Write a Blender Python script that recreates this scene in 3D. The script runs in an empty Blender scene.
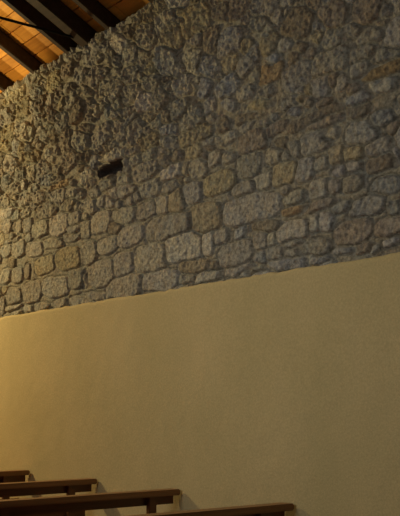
import bpy, bmesh, math, random
import numpy as np
from mathutils import Vector, Matrix

# ---------------------------------------------------------------- camera, world, lights, exposure
S = bpy.context.scene
C = S.collection
# The nave wall lies in the plane y = 0 (room at y < 0); x runs along it, -x is the far (left) end.
cam_d = bpy.data.cameras.new('camera')
cam = bpy.data.objects.new('camera', cam_d)
C.objects.link(cam)
cam_d.sensor_fit = 'VERTICAL'
cam_d.sensor_height = 36.0
cam_d.lens = 944.0 / 516.0 * 36.0
cam_d.shift_y = (402.0 - 258.0) / 516.0
cam_d.clip_end = 100
cam.location = (0.0, -4.1, 1.5)
cam.rotation_euler = (math.radians(90), 0, math.radians(52.9))
S.camera = cam

w = bpy.data.worlds.new('church_gloom')
S.world = w
w.use_nodes = True
w.node_tree.nodes['Background'].inputs[0].default_value = (0.80, 0.88, 1.0, 1)
w.node_tree.nodes['Background'].inputs[1].default_value = 0.010

def lamp(name, kind, loc, energy, color, target=None, **kw):
    d = bpy.data.lights.new(name, kind)
    d.energy = energy
    d.color = color
    for k, v in kw.items():
        setattr(d, k, v)
    o = bpy.data.objects.new(name, d)
    C.objects.link(o)
    o.location = loc
    if target is not None:
        o.rotation_euler = (Vector(target) - Vector(loc)).to_track_quat('-Z', 'Y').to_euler()
    return o

# warm floodlight hung further down the nave (left of the picture)
lamp('nave_floodlight', 'POINT', (-11.0, -2.1, 4.1), 590, (1.0, 0.765, 0.345), shadow_soft_size=0.06)
# spotlight turned up at the roof of the far bays
lamp('roof_spotlight', 'SPOT', (-9.0, -3.4, 3.0), 450, (1.0, 0.70, 0.28), (-8.55, -0.9, 5.15), shadow_soft_size=0.05,
     spot_size=math.radians(37), spot_blend=0.35)
# soft daylight fill added from the opposite side, its windows unseen and not built
lamp('daylight_fill', 'AREA', (-4.3, -6.6, 3.6), 15.5, (1.0, 0.95, 0.82), (-4.5, 0, 1.9), shape='RECTANGLE', size=3.5, size_y=1.4,
     spread=math.radians(66))

S.view_settings.view_transform = 'Standard'
S.view_settings.look = 'None'
S.view_settings.gamma = 1
S.view_settings.use_curve_mapping = False
S.view_settings.exposure = 0.0

# ---------------------------------------------------------------- materials
def new_mat(name):
    m = bpy.data.materials.new(name)
    m.use_nodes = True
    nt = m.node_tree
    return m, nt, nt.nodes['Principled BSDF']

def N(nt, t, **kw):
    n = nt.nodes.new(t)
    for k, v in kw.items():
        setattr(n, k, v)
    return n

def ramp(nt, stops):
    r = N(nt, 'ShaderNodeValToRGB')
    e = r.color_ramp.elements
    while len(e) < len(stops):
        e.new(0.5)
    for i, (p, c) in enumerate(stops):
        e[i].position = p
        e[i].color = (*c, 1)
    return r

def noise(nt, coord, scale, detail=4, rough=0.6, sc=(1, 1, 1)):
    mp = N(nt, 'ShaderNodeMapping')
    mp.inputs['Scale'].default_value = sc
    nt.links.new(coord, mp.inputs[0])
    n = N(nt, 'ShaderNodeTexNoise')
    n.inputs['Scale'].default_value = scale
    n.inputs['Detail'].default_value = detail
    n.inputs['Roughness'].default_value = rough
    nt.links.new(mp.outputs[0], n.inputs['Vector'])
    return n.outputs['Fac']

def bump(nt, bsdf, fac, strength, dist):
    b = N(nt, 'ShaderNodeBump')
    b.inputs['Strength'].default_value = strength
    b.inputs['Distance'].default_value = dist
    nt.links.new(fac, b.inputs['Height'])
    nt.links.new(b.outputs[0], bsdf.inputs['Normal'])
    return b

def wood_mat(name, dark, mid, light, axis=0, rough=0.5, ring=30, gap=None, board=False):
    m, nt, b = new_mat(name)
    co = N(nt, 'ShaderNodeTexCoord').outputs['Object']
    sc = [ring, ring, ring]
    sc[axis] = ring * 0.05
    f = noise(nt, co, 1.0, 5, 0.65, sc)
    r = ramp(nt, [(0.3, dark), (0.5, mid), (0.72, light)])
    nt.links.new(f, r.inputs[0])
    col = r.outputs[0]
    if board:                                     # each board has its own tint, kept in a mesh attribute
        at = N(nt, 'ShaderNodeAttribute', attribute_name='tint')
        mx = N(nt, 'ShaderNodeMix', data_type='RGBA', blend_type='MULTIPLY')
        mx.inputs[0].default_value = 1.0
        nt.links.new(col, mx.inputs[6])
        nt.links.new(at.outputs['Color'], mx.inputs[7])
        col = mx.outputs[2]
    nt.links.new(col, b.inputs['Base Color'])
    b.inputs['Roughness'].default_value = rough
    bump(nt, b, f, 0.25, 0.004)
    return m

M = {}
M['plank'] = wood_mat('orange_pine_planks', (0.42, 0.185, 0.035), (0.56, 0.27, 0.052), (0.66, 0.345, 0.075), 0, 0.55, 26, board=True)
M['rafter'] = wood_mat('dark_stained_timber', (0.022, 0.014, 0.010), (0.038, 0.024, 0.017), (0.062, 0.040, 0.027), 0, 0.6, 24)
M['pew'] = wood_mat('brown_varnished_pew_wood', (0.085, 0.033, 0.012), (0.14, 0.056, 0.020), (0.20, 0.085, 0.034), 1, 0.38, 22)

M['rail'] = wood_mat('pew_rail_wood_lit', (0.14, 0.066, 0.026), (0.24, 0.115, 0.045), (0.33, 0.17, 0.07), 1, 0.4, 22)  # lighter copy of the pew wood; light on the rail put into its colour

m, nt, b = new_mat('black_iron')
b.inputs['Base Color'].default_value = (0.015, 0.014, 0.013, 1)
b.inputs['Metallic'].default_value = 0.7
b.inputs['Roughness'].default_value = 0.6
M['iron'] = m

# rubble stone: the tone of each stone sits in the mesh attribute 'tone', grain and lichen come from noise
m, nt, b = new_mat('rubble_stone_and_mortar')
co = N(nt, 'ShaderNodeTexCoord').outputs['Object']
at = N(nt, 'ShaderNodeAttribute', attribute_name='tone')
f1 = noise(nt, co, 38, 6, 0.7)
r1 = ramp(nt, [(0.36, (0.55, 0.53, 0.51)), (0.5, (0.98, 0.98, 0.98)), (0.65, (1.5, 1.48, 1.42))])
nt.links.new(f1, r1.inputs[0])
mx = N(nt, 'ShaderNodeMix', data_type='RGBA', blend_type='MULTIPLY')
mx.inputs[0].default_value = 1.0
nt.links.new(at.outputs['Color'], mx.inputs[6])
nt.links.new(r1.outputs[0], mx.inputs[7])
f2 = noise(nt, co, 5.5, 4, 0.65)
r2 = ramp(nt, [(0.35, (0.90, 0.94, 1.0)), (0.62, (1.06, 0.99, 0.90))])
nt.links.new(f2, r2.inputs[0])
mx2 = N(nt, 'ShaderNodeMix', data_type='RGBA', blend_type='MULTIPLY')
mx2.inputs[0].default_value = 1.0
nt.links.new(mx.outputs[2], mx2.inputs[6])
nt.links.new(r2.outputs[0], mx2.inputs[7])
nt.links.new(mx2.outputs[2], b.inputs['Base Color'])
b.inputs['Roughness'].default_value = 0.92
bump(nt, b, noise(nt, co, 60, 5, 0.7), 0.9, 0.02)
M['stone'] = m

m, nt, b = new_mat('cream_lime_plaster')
co = N(nt, 'ShaderNodeTexCoord').outputs['Object']
f1 = noise(nt, co, 1.6, 5, 0.55, (1, 1, 0.6))
r1 = ramp(nt, [(0.3, (0.50, 0.425, 0.225)), (0.7, (0.57, 0.475, 0.262))])
nt.links.new(f1, r1.inputs[0])
f3 = noise(nt, co, 75, 3, 0.7)
r3 = ramp(nt, [(0.35, (0.89, 0.89, 0.89)), (0.65, (1.08, 1.08, 1.08))])
nt.links.new(f3, r3.inputs[0])
mx = N(nt, 'ShaderNodeMix', data_type='RGBA', blend_type='MULTIPLY')
mx.inputs[0].default_value = 1.0
nt.links.new(r1.outputs[0], mx.inputs[6])
nt.links.new(r3.outputs[0], mx.inputs[7])
nt.links.new(mx.outputs[2], b.inputs['Base Color'])
b.inputs['Roughness'].default_value = 0.88
bump(nt, b, noise(nt, co, 55, 4, 0.65), 0.35, 0.006)
M['plaster'] = m

m, nt, b = new_mat('terracotta_floor_tiles')
co = N(nt, 'ShaderNodeTexCoord').outputs['Object']
bt = N(nt, 'ShaderNodeTexBrick')
bt.offset = 0.0
bt.inputs['Scale'].default_value = 1.0
bt.inputs['Brick Width'].default_value = 0.33
bt.inputs['Row Height'].default_value = 0.33
bt.inputs['Mortar Size'].default_value = 0.006
bt.inputs['Color1'].default_value = (0.36, 0.20, 0.12, 1)
bt.inputs['Color2'].default_value = (0.42, 0.25, 0.15, 1)
bt.inputs['Mortar'].default_value = (0.30, 0.26, 0.20, 1)
nt.links.new(co, bt.inputs['Vector'])
nt.links.new(bt.outputs['Color'], b.inputs['Base Color'])
b.inputs['Roughness'].default_value = 0.5
M['floor'] = m

# ---------------------------------------------------------------- helpers
def link(name, me, mat, parent=None):
    o = bpy.data.objects.new(name, me)
    C.objects.link(o)
    if mat:
        me.materials.append(mat)
    if parent:
        o.parent = parent
    return o

def from_bm(name, bm, mat, parent=None, smooth=False):
    me = bpy.data.meshes.new(name)
    bmesh.ops.recalc_face_normals(bm, faces=bm.faces)
    bm.to_mesh(me)
    bm.free()
    if smooth:
        for p in me.polygons:
            p.use_smooth = True
    return link(name, me, mat, parent)

def add_box(bm, lo, hi, mat4=None, bevel=0.0):
    vs = [bm.verts.new((x, y, z)) for x in (lo[0], hi[0]) for y in (lo[1], hi[1]) for z in (lo[2], hi[2])]
    fs = [(0, 1, 3, 2), (4, 6, 7, 5), (0, 4, 5, 1), (2, 3, 7, 6), (0, 2, 6, 4), (1, 5, 7, 3)]
    faces = [bm.faces.new([vs[i] for i in f]) for f in fs]
    if bevel:
        es = list({e for f in faces for e in f.edges})
        r = bmesh.ops.bevel(bm, geom=es, offset=bevel, segments=2, affect='EDGES')
        vs = list({v for f in r['faces'] for v in f.verts} | {v for v in vs if v.is_valid})
    if mat4 is not None:
        for v in vs:
            if v.is_valid:
                v.co = mat4 @ v.co
    return vs

def box_obj(name, lo, hi, mat, parent=None, bevel=0.0):
    bm = bmesh.new()
    add_box(bm, lo, hi, None, bevel)
    return from_bm(name, bm, mat, parent)

def tag(o, label, cat, group=None):
    o['label'] = label
    o['category'] = cat
    if group:
        o['group'] = group
    return o

def empty(name, loc, rot=(0, 0, 0)):
    o = bpy.data.objects.new(name, None)
    o.empty_display_size = 0.2
    C.objects.link(o)
    o.location = loc
    o.rotation_euler = rot
    return o

def struct(o):
    o['kind'] = 'structure'
    return o

def vnoise(shape, x, z, sx, sz, seed, oct=3, rough=0.5):
    """smooth value noise on the wall plane; sx, sz = feature size in metres"""
    out = np.zeros(shape)
    amp, tot = 1.0, 0.0
    for k in range(oct):
        r = np.random.RandomState(seed + 17 * k)
        g = r.rand(256, 256) * 2 - 1
        u, v = x / sx, z / sz
        iu, iv = np.floor(u).astype(int), np.floor(v).astype(int)
        fu, fv = u - iu, v - iv
        fu, fv = fu * fu * (3 - 2 * fu), fv * fv * (3 - 2 * fv)
        a = g[iu % 256, iv % 256]; b_ = g[(iu + 1) % 256, iv % 256]
        c = g[iu % 256, (iv + 1) % 256]; d = g[(iu + 1) % 256, (iv + 1) % 256]
        out += amp * ((a * (1 - fu) + b_ * fu) * (1 - fv) + (c * (1 - fu) + d * fu) * fv)
        tot += amp
        amp *= rough
        sx, sz = sx / 2, sz / 2
    return out / tot

def relief_solid(name, X, Z, Y, back, mat, parent=None, tone=None):
    """a wall slab whose front is the relief Y(x, z) and whose back is flat at y = back"""
    nx, nz = X.shape
    fr = np.stack([X, Y, Z], -1).reshape(-1, 3)
    idx = np.arange(nx * nz).reshape(nx, nz)
    q = np.stack([idx[:-1, :-1], idx[1:, :-1], idx[1:, 1:], idx[:-1, 1:]], -1).reshape(-1, 4)
    ring = np.concatenate([idx[:, 0], idx[-1, 1:], idx[-2::-1, -1], idx[0, -2:0:-1]])
    bk = fr[ring].copy()
    bk[:, 1] = back
    nb = len(ring)
    bi = nx * nz + np.arange(nb)
    nxt = np.roll(np.arange(nb), -1)
    side = np.stack([ring[nxt], ring, bi, bi[nxt]], -1)
    verts = np.concatenate([fr, bk])
    loops = np.concatenate([q.reshape(-1), side.reshape(-1), bi[::-1]])
    starts = np.concatenate([np.arange(len(q) + nb) * 4, [(len(q) + nb) * 4]])
    me = bpy.data.meshes.new(name)
    me.vertices.add(len(verts)); me.vertices.foreach_set('co', verts.astype(np.float32).reshape(-1))
    me.loops.add(len(loops)); me.loops.foreach_set('vertex_index', loops.astype(np.int32))
    me.polygons.add(len(starts)); me.polygons.foreach_set('loop_start', starts.astype(np.int32))
    me.update(calc_edges=True)
    me.validate()
    sm = np.zeros(len(me.polygons), dtype=bool); sm[:len(q)] = True
    me.polygons.foreach_set('use_smooth', sm)
    if tone is not None:
        a = me.attributes.new('tone', 'FLOAT_COLOR', 'POINT')
        c = np.ones((len(verts), 4), np.float32)
        c[:nx * nz, :3] = tone.reshape(-1, 3)
        c[nx * nz:, :3] = (0.15, 0.13, 0.1)
        a.data.foreach_set('color', c.reshape(-1))
    return link(name, me, mat, parent)

# ---------------------------------------------------------------- rubble stone wall
# stones that can be made out on the wall: distance along the wall, height, half length, half height, tone
STONES = """8.05 2.54 0.184 0.104 n;7.60 2.54 0.226 0.090 n;8.43 2.53 0.142 0.088 n;8.69 2.45 0.069 0.100 n;7.80 2.76 0.176 0.083 t;
7.37 2.77 0.234 0.106 t;8.14 2.74 0.062 0.071 b;7.20 2.58 0.166 0.087 n;8.32 2.98 0.129 0.077 n;8.00 2.93 0.162 0.066 n;
8.60 3.00 0.135 0.064 n;8.62 2.74 0.124 0.074 n;8.36 2.73 0.130 0.073 n;7.86 2.38 0.148 0.042 n;7.53 2.38 0.121 0.040 n;
7.16 2.38 0.173 0.048 n;8.14 2.38 0.104 0.038 n;8.45 2.43 0.153 0.024 n;8.36 2.36 0.151 0.019 n;7.54 3.09 0.158 0.090 p;
7.30 2.96 0.142 0.048 n;7.63 2.94 0.170 0.041 n;7.00 2.77 0.143 0.102 n;6.69 2.80 0.150 0.070 n;6.35 2.83 0.183 0.088 n;
5.83 2.82 0.289 0.091 n;6.06 2.61 0.214 0.108 n;6.45 2.61 0.143 0.097 n;6.81 2.58 0.210 0.113 n;6.45 2.42 0.270 0.089 n;
5.93 2.42 0.241 0.084 n;7.09 2.57 0.060 0.078 n;5.63 2.64 0.219 0.103 p;6.81 3.00 0.161 0.084 n;7.06 2.98 0.085 0.077 n;
6.45 3.01 0.180 0.065 n;6.12 2.99 0.154 0.058 n;6.97 2.40 0.184 0.034 n;5.34 2.62 0.064 0.082 p;5.51 2.49 0.165 0.047 t;
5.18 2.66 0.073 0.042 n;5.02 2.52 0.190 0.082 n;5.36 2.82 0.171 0.104 t;4.86 2.80 0.292 0.094 n;5.60 2.40 0.087 0.040 n;
5.34 2.39 0.158 0.036 n;4.99 2.40 0.145 0.027 n;4.77 2.56 0.066 0.060 n;4.65 2.56 0.035 0.046 p;4.45 2.59 0.141 0.064 n;
4.25 2.61 0.040 0.050 p;4.15 2.60 0.061 0.055 n;4.77 2.46 0.056 0.040 g;4.62 2.47 0.088 0.042 n;4.46 2.45 0.066 0.022 n;
4.46 2.51 0.075 0.019 n;4.24 2.46 0.133 0.043 n;4.43 2.72 0.103 0.022 o;4.21 2.71 0.123 0.028 b;4.51 2.38 0.181 0.035 g;
4.22 2.38 0.106 0.028 g;4.79 2.38 0.072 0.020 n;4.93 2.37 0.048 0.027 g;4.71 2.66 0.120 0.030 b;4.44 2.81 0.093 0.041 n;
4.01 2.67 0.075 0.027 g;3.92 2.51 0.146 0.080 b;3.81 2.64 0.125 0.058 g;3.99 2.41 0.074 0.021 g;3.60 2.60 0.052 0.040 g;
3.64 2.50 0.105 0.051 b;3.84 2.40 0.071 0.026 b;3.74 2.38 0.038 0.029 g;3.63 2.39 0.074 0.034 g;3.66 2.74 0.105 0.054 g;
4.07 2.81 0.059 0.045 n;3.93 2.80 0.073 0.045 n;4.20 2.81 0.088 0.056 n;7.77 3.26 0.185 0.078 n;7.55 3.34 0.121 0.063 n;
7.25 3.11 0.115 0.057 n;7.37 3.24 0.117 0.053 n;7.28 3.34 0.097 0.039 n;8.17 3.30 0.083 0.052 n;7.95 3.41 0.121 0.061 n;
8.21 3.44 0.126 0.062 n;8.42 3.57 0.109 0.054 n;8.65 3.49 0.102 0.055 n;8.58 3.37 0.157 0.044 p;8.34 3.20 0.097 0.068 n;
8.58 3.23 0.101 0.064 n;8.13 3.17 0.093 0.066 n;7.88 3.10 0.159 0.070 n;7.27 3.00 0.097 0.048 n;7.07 3.12 0.068 0.052 n;
7.57 3.45 0.206 0.023 o;6.62 3.52 0.140 0.037 p;6.15 3.31 0.183 0.066 n;5.76 3.21 0.135 0.056 p;6.06 3.15 0.131 0.062 n;
6.42 3.20 0.127 0.056 n;6.44 3.29 0.112 0.032 n;6.59 3.20 0.077 0.053 n;5.90 3.00 0.093 0.065 n;6.67 3.15 0.086 0.045 n;
7.01 3.16 0.143 0.060 n;6.91 3.28 0.091 0.047 n;6.70 3.30 0.103 0.041 n;6.29 3.42 0.080 0.048 n;6.09 3.41 0.104 0.043 n;
6.09 3.52 0.118 0.050 t;5.89 3.41 0.093 0.046 n;6.30 3.50 0.073 0.032 n;6.81 3.17 0.073 0.046 n;5.52 3.32 0.098 0.047 t;
5.26 3.22 0.080 0.046 n;5.11 3.19 0.067 0.031 n;5.21 3.04 0.176 0.081 t;5.83 3.44 0.098 0.068 n;5.49 3.44 0.170 0.065 t;
5.45 3.18 0.108 0.065 n;5.80 3.11 0.091 0.053 n;5.62 3.21 0.056 0.052 n;5.51 3.02 0.122 0.076 n;4.88 3.10 0.126 0.084 n;
4.94 2.95 0.117 0.048 n;4.85 3.25 0.135 0.084 b;5.14 3.33 0.112 0.038 n;4.53 2.98 0.105 0.077 t;4.63 3.11 0.074 0.056 n;
4.33 2.96 0.077 0.069 n;4.74 2.96 0.091 0.050 n;4.24 3.11 0.133 0.065 n;4.56 3.17 0.053 0.032 d;4.44 3.11 0.061 0.051 n;
4.59 3.28 0.097 0.039 b;4.30 3.26 0.203 0.028 d;4.75 3.34 0.081 0.027 n;4.18 2.96 0.061 0.037 n;4.84 3.43 0.135 0.030 b;
4.15 3.22 0.130 0.025 b;3.90 3.22 0.089 0.035 b;3.89 3.29 0.088 0.035 g;3.85 3.08 0.119 0.070 g;3.70 3.13 0.080 0.040 g;
3.71 2.97 0.107 0.046 n;3.71 2.87 0.107 0.037 b;4.05 2.99 0.063 0.051 t;3.92 2.97 0.065 0.042 t;4.14 3.13 0.078 0.034 n;
3.59 2.93 0.029 0.068 g;3.60 3.04 0.052 0.037 b;4.65 3.66 0.099 0.056 o;4.77 3.46 0.107 0.040 t;4.20 3.44 0.070 0.065 n;
4.40 3.56 0.120 0.079 n;4.12 3.57 0.128 0.067 n;4.67 3.85 0.079 0.053 t;4.47 3.41 0.075 0.035 n;4.91 3.59 0.074 0.044 n;
4.02 3.42 0.042 0.039 n;3.87 3.46 0.060 0.041 n;3.85 3.54 0.083 0.035 n;3.67 3.40 0.136 0.023 o;3.70 3.32 0.084 0.034 g;
4.09 3.72 0.077 0.061 n;3.79 3.64 0.082 0.035 n;3.64 3.49 0.105 0.031 g;5.09 3.85 0.083 0.062 t;5.34 3.61 0.082 0.043 n;
5.48 4.27 0.176 0.112 t;5.86 4.39 0.145 0.068 n;6.10 4.51 0.181 0.054 t;8.56 4.10 0.134 0.128 t;8.23 4.31 0.137 0.086 t;
8.40 4.48 0.141 0.053 t"""
TONE = {'n': (0.350, 0.338, 0.300), 'p': (0.470, 0.450, 0.395), 't': (0.370, 0.332, 0.240), 'o': (0.340, 0.265, 0.165),
        'b': (0.275, 0.245, 0.205), 'g': (0.325, 0.330, 0.325), 'd': (0.230, 0.205, 0.165)}
MORTAR = np.array((0.330, 0.318, 0.272))
W_X0, W_X1, W_Z0, W_Z1, STEP = -10.2, -2.6, 2.26, 4.585, 0.0062
rng = np.random.RandomState(11)
gx = np.arange(W_X0, W_X1, STEP); gz = np.arange(W_Z0, W_Z1, STEP)
X, Z = np.meshgrid(gx, gz, indexing='ij')
wx = X + 0.020 * vnoise(X.shape, X, Z, 0.11, 0.10, 3, 3)
wz = Z + 0.016 * vnoise(X.shape, X, Z, 0.12, 0.10, 5, 3)
d1 = np.full(X.shape, 9.0); d2 = np.full(X.shape, 9.0); sid = np.full(X.shape, -1, int)
stones = []

def lay(x, z, a, b_, tone, rot, p):
    """merge one stone into the map: d1 / d2 are signed distances (m) to the nearest and second stone"""
    i = len(stones)
    R = max(a, b_) + 0.22
    i0, i1 = np.searchsorted(gx, (x - R, x + R)); j0, j1 = np.searchsorted(gz, (z - R, z + R))
    if i1 <= i0 or j1 <= j0:
        return
    u, v = wx[i0:i1, j0:j1] - x, wz[i0:i1, j0:j1] - z
    c, s = math.cos(rot), math.sin(rot)
    u, v = u * c + v * s, -u * s + v * c
    d = (np.abs(u / a) ** p + np.abs(v / b_) ** p) ** (1 / p)
    d = (d - 1) * min(a, b_)
    o1, o2 = d1[i0:i1, j0:j1], d2[i0:i1, j0:j1]
    near = d < o1
    d2[i0:i1, j0:j1] = np.where(near, o1, np.minimum(o2, d))
    sid[i0:i1, j0:j1] = np.where(near, i, sid[i0:i1, j0:j1])
    d1[i0:i1, j0:j1] = np.where(near, d, o1)
    stones.append((x, z, a, b_, tone, rng.uniform(-1, 1), rng.uniform(-.09, .09), rng.uniform(-.10, .10)))

def tone_of(k):
    t = np.array(TONE[k]) * (1.06, 1.09, 1.12) * rng.uniform(0.86, 1.15)
    return t * np.array((1, rng.uniform(.985, 1.015), rng.uniform(.95, 1.05)))

for row in STONES.split(';'):
    s_, z_, a_, b_, k_ = row.split()
    a_, b_ = float(a_), float(b_)
    lay(-float(s_), float(z_), a_ * 0.96, b_ * 0.96, tone_of(k_), rng.uniform(-.07, .07), rng.uniform(2.3, 4.2))
# small rubble fills what is left, rougher and smaller towards the top of the wall
for it in range(4200):
    x, z = rng.uniform(W_X0, W_X1), rng.uniform(W_Z0, W_Z1)
    i, j = min(int((x - W_X0) / STEP), len(gx) - 1), min(int((z - W_Z0) / STEP), len(gz) - 1)
    top = min(max((z - 2.9) / 1.0, 0), 1)
    big = 1.0 if it < 900 else (0.75 if it < 2000 else 0.5)
    a_ = rng.uniform(0.065, 0.16) * big * (1.1 - 0.25 * top)
    b_ = min(a_ * rng.uniform(0.5, 1.0), 0.085)
    if d1[i, j] < min(a_, b_) * 0.66:
        continue
    k_ = rng.choice(list('nnnnnnntbbggdp')) if x < -5.2 else rng.choice(list('nnnggggbbbtd'))
    lay(x, z, a_, b_, tone_of(k_), rng.uniform(-.5, .5) * (0.3 + top), rng.uniform(2.0, 3.4))

tones = np.array([s[4] for s in stones]); lift = np.array([s[5] for s in stones])
tx = np.array([s[6] for s in stones]); tz = np.array([s[7] for s in stones])
sx = np.array([s[0] for s in stones]); sz = np.array([s[1] for s in stones])
edge = np.minimum(-d1 + 0.012 + 0.010 * np.clip((Z - 2.95) / 0.75, 0, 1), (d2 - d1) * 0.5)                 # metres inside the stone's outline
top = np.clip((Z - 2.95) / 0.75, 0, 1) * np.clip((-X - 4.2) / 1.6, 0.25, 1)
e = np.clip((edge - 0.001) / 0.010, 0, 1)
e = e * e * (3 - 2 * e)
rough_n = vnoise(X.shape, X, Z, 0.045, 0.038, 21, 4, 0.7)
ridge = np.abs(vnoise(X.shape, X, Z, 0.065, 0.05, 33, 4, 0.65))
mort = 0.010 * vnoise(X.shape, X, Z, 0.16, 0.12, 41, 4, 0.6) - 0.004 - 0.010 * top
var = 0.45 + 0.55 * top
body = 0.008 + 0.007 * var * lift[sid] + var * (tx[sid] * (X - sx[sid]) + tz[sid] * (Z - sz[sid])) \
    + (0.011 + 0.012 * top) * rough_n + (0.006 + 0.024 * top) * (0.3 - ridge)
ztop = np.clip((Z - 3.05 + 0.25 * vnoise(X.shape, X, Z, 0.7, 0.5, 99, 2)) / 0.55, 0, 1)
groove = np.exp(-((edge - 0.001) / 0.0065) ** 2)      # raked joint around each stone
h = mort * (1 - e) + 0.010 * ztop * vnoise(X.shape, X + 0.6 * Z, Z, 0.055, 0.08, 101, 4, 0.65) + body * e - (0.0165 + 0.006 * vnoise(X.shape, X, Z, 0.2, 0.2, 45, 2)) * groove * (1 - 0.65 * ztop) + 0.012 * vnoise(X.shape, X, Z, 0.6, 0.5, 51, 3)
# dark putlog hole: a slot left in the masonry with a sloping sill
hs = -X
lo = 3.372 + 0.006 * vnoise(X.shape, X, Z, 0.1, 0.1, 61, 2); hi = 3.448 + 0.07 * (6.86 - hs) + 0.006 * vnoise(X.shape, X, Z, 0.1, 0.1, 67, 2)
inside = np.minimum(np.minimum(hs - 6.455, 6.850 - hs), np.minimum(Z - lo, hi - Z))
pits = np.clip(vnoise(X.shape, X, Z, 0.07, 0.09, 91, 3, 0.6) - 0.22, 0, 1) * top * 0.07
h = h - np.minimum(pits, 0.035)
h = np.where(Z < 2.345, np.minimum(h, 0.012), h)
k = np.clip(inside / 0.008, 0, 1)
h = h * (1 - k) + (-0.12) * k
crack = np.minimum(np.minimum(hs - 6.445, 6.462 - hs), np.minimum(Z - 3.36, 3.535 - Z))
h = np.where(crack > 0, np.minimum(h, -0.06), h)
tone = MORTAR[None, None, :] * (1 - e[..., None]) + tones[sid] * e[..., None]
tone = np.where((inside > -0.006)[..., None], np.array((0.095, 0.082, 0.08)), tone)  # hole interior coloured dark, standing in for the shade inside it
Zr = Z + np.clip((Z - 4.46) / 0.12, 0, 1) * (0.035 * vnoise(X.shape, X, Z * 0, 0.13, 1, 95, 3) + 0.01)   # ragged top course
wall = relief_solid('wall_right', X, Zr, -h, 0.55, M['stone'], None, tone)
struct(wall)
# lower part of the same wall, plastered; its top edge is trowelled against the stones
px = np.arange(W_X0, W_X1, 0.02); pz = np.concatenate([np.arange(-0.02, 2.28, 0.03), np.linspace(2.28, 2.34, 8)])
PX, PZ = np.meshgrid(px, pz, indexing='ij')
wob = 0.008 * vnoise(PX.shape, PX, PX * 0, 0.5, 1, 71, 3) + 0.008 * vnoise(PX.shape, PX, PX * 0, 0.08, 1, 73, 3)
PZ2 = PZ + wob * np.clip((PZ - 1.6) / 0.7, 0, 1)
PY = -0.030 - 0.006 * vnoise(PX.shape, PX, PZ, 0.8, 0.6, 81, 4) - 0.0015 * vnoise(PX.shape, PX, PZ, 0.09, 0.08, 85, 2)
PY = PY + 0.012 * np.clip((PZ - 2.315) / 0.025, 0, 1) ** 2
plaster = relief_solid('plaster_dado', PX, PZ2, PY, 0.54, M['plaster'], wall)

# ---------------------------------------------------------------- floor
fl = box_obj('floor', (-14, -9, -0.15), (3.0, -0.03, 0.0), M['floor'])
struct(fl)

# ---------------------------------------------------------------- roof: planks on rafters, a truss
PITCH = math.radians(27.0)
ROOF_Z = 4.720                                          # underside of the planks at the wall face
roof_m = Matrix.Translation((0, 0, ROOF_Z)) @ Matrix.Rotation(-PITCH, 4, 'X')   # local -y runs up the slope
def roof_pt(x, up, dz):
    return roof_m @ Vector((x, -up, dz))
bm = bmesh.new()
tl = []
rr = random.Random(5)
up = -0.70
while up < 5.2:                                          # one board after the other up the slope
    bw = rr.uniform(0.135, 0.15)
    xs = [-13.0, -13.0 + rr.uniform(0.8, 3.5)]
    while xs[-1] < 2.0:
        xs.append(xs[-1] + rr.uniform(2.2, 3.6))
    xs[-1] = 2.5
    for x0, x1 in zip(xs[:-1], xs[1:]):
        dz = rr.uniform(0, 0.004)
        n0 = len(bm.verts)
        add_box(bm, (x0 + .001, -(up + bw - 0.004), dz), (x1 - .001, -(up + 0.004), 0.03 + dz), None, 0.003)
        t = rr.uniform(0.75, 1.2)
        tl += [(t * rr.uniform(.97, 1.05), t, t * rr.uniform(.8, 1.1))] * (len(bm.verts) - n0)
    up += bw
add_box(bm, (-13.0, -5.2, 0.036), (2.5, 0.70, 0.10))    # roofing over the boards
tl += [(0.6, 0.6, 0.6)] * (len(bm.verts) - len(tl))
roof = from_bm('ceiling', bm, M['plank'])
a = roof.data.attributes.new('tint', 'FLOAT_COLOR', 'POINT')
for v, t in zip(a.data, tl):
    v.color = (*t, 1)
roof.matrix_world = roof_m
struct(roof)

def timber(name, w_, h_, l0, l1, mat, seed):
    """squared timber along local -y, its top at local z = 0, slightly uneven arrises"""
    bm = bmesh.new()
    add_box(bm, (-w_ / 2, -l1, -h_), (w_ / 2, -l0, 0), None, 0.006)
    return from_bm(name, bm, mat)

RW, RH = 0.062, 0.125
rafter_rows = [(-8.64, 'dark timber rafter under orange planks, lowest at the left edge of the photo'),
               (-8.00, 'dark timber rafter between two orange plank bays, nearest the left edge'),
               (-7.36, 'dark timber rafter beside the thin iron tie rod, left of the grey truss beam'),
               (-6.68, 'dark timber rafter in the unlit bay right of the grey truss beam'),
               (-6.02, 'dark timber rafter meeting the stone wall furthest right, at the top of the photo')]
proto = None
for x, lab in rafter_rows:
    if proto is None:
        o = proto = timber('rafter', RW, RH, -0.33, 4.9, M['rafter'], 1)
    else:
        o = proto.copy()
        C.objects.link(o)
    o.matrix_world = Matrix.Translation((x, 0, ROOF_Z)) @ Matrix.Rotation(-PITCH, 4, 'X')
    tag(o, lab, 'beam', 'roof rafters')

TX = -7.05
truss = empty('roof_truss', (TX, 0, ROOF_Z))
tag(truss, 'big dark grey truss beam with thin iron tie rod, resting on the stone wall', 'truss')
pr = timber('principal_rafter', 0.12, 0.145, -0.33, 4.8, M['rafter'], 2)
pr.parent = truss
pr.matrix_local = Matrix.Translation((0, 0, -0.002)) @ Matrix.Rotation(-PITCH, 4, 'X')
bm = bmesh.new()
bmesh.ops.create_cone(bm, cap_ends=True, segments=12, radius1=0.011, radius2=0.011, depth=4.6,
                      matrix=Matrix.Translation((-0.03, -2.30, -0.105)) @ Matrix.Rotation(math.pi / 2, 4, 'X'))
rod = from_bm('tie_rod', bm, M['iron'], truss, True)
rod['label'] = 'thin black iron tie rod'

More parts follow.
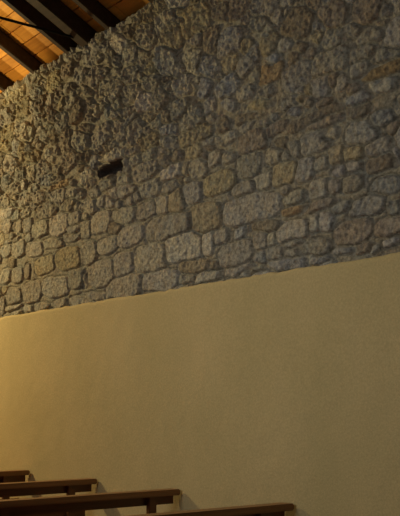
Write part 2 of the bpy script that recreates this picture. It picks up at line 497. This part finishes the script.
# ---------------------------------------------------------------- pews
PEW_TOP, PEW_END, PEW_LEN = 0.862, -0.043, 2.9
def make_pew():
    root = empty('church_pew', (0, PEW_END, 0))
    L = PEW_LEN
    # top rail: shaped board with a rounded nose, its end cut slightly raked
    bm = bmesh.new()
    prof = [(-0.055, -L), (0.055, -L), (0.055, -0.006), (0.046, 0.0), (0.0, -0.002), (-0.040, -0.014), (-0.055, -0.032)]
    lo_ = [bm.verts.new((x, y, PEW_TOP - 0.044)) for x, y in prof]
    hi_ = [bm.verts.new((x, y, PEW_TOP)) for x, y in prof]
    bm.faces.new(lo_[::-1]); bm.faces.new(hi_)
    for q in range(len(prof)):
        r_ = (q + 1) % len(prof)
        bm.faces.new((lo_[q], lo_[r_], hi_[r_], hi_[q]))
    bmesh.ops.bevel(bm, geom=[e_ for e_ in bm.edges if abs(e_.verts[0].co.z - e_.verts[1].co.z) < 1e-5],
                    offset=0.007, segments=2, affect='EDGES')
    from_bm('top_rail', bm, M['rail'], root)
    box_obj('back_board', (-0.052, -L + 0.06, PEW_TOP - 0.112), (-0.028, -0.008, PEW_TOP - 0.040), M['pew'], root, 0.003)
    box_obj('lower_back_board', (-0.052, -L + 0.06, 0.47), (-0.028, -0.07, 0.60), M['pew'], root, 0.003)
    for y in (-0.22, -1.38, -L + 0.27):
        bm = bmesh.new()
        add_box(bm, (-0.028, y - 0.032, 0.0), (0.016, y + 0.032, PEW_TOP - 0.042), None, 0.004)
        from_bm('post', bm, M['pew'], root)
    box_obj('seat', (-0.43, -L + 0.05, 0.42), (-0.053, -0.06, 0.455), M['pew'], root, 0.006)
    for y in (-0.22, -1.38, -L + 0.27):
        bm = bmesh.new()
        add_box(bm, (-0.40, y - 0.030, 0.0), (-0.35, y + 0.030, 0.42), None, 0.004)
        from_bm('front_leg', bm, M['pew'], root)
        bm = bmesh.new()
        add_box(bm, (-0.35, y - 0.018, 0.33), (-0.028, y + 0.018, 0.42), None, 0.003)
        from_bm('seat_bearer', bm, M['pew'], root)
    return root

pew_rows = [(-8.05, 'brown wooden pew furthest back, only a short end of its top rail showing at left'),
            (-6.83, 'second brown pew from the back, with a slot of light under its back'),
            (-5.65, 'brown wooden pew third from the back, upright post showing under its top rail'),
            (-4.43, 'brown wooden pew closest to the viewer, only its rail end showing')]
p0 = make_pew()
for i, (x, lab) in enumerate(pew_rows):
    if i == 0:
        o = p0
    else:
        o = p0.copy()
        C.objects.link(o)
        for ch in list(p0.children):
            c = ch.copy()
            C.objects.link(c)
            c.parent = o
    o.location = (x, PEW_END, 0)
    tag(o, lab, 'pew', 'pews along the plastered wall')
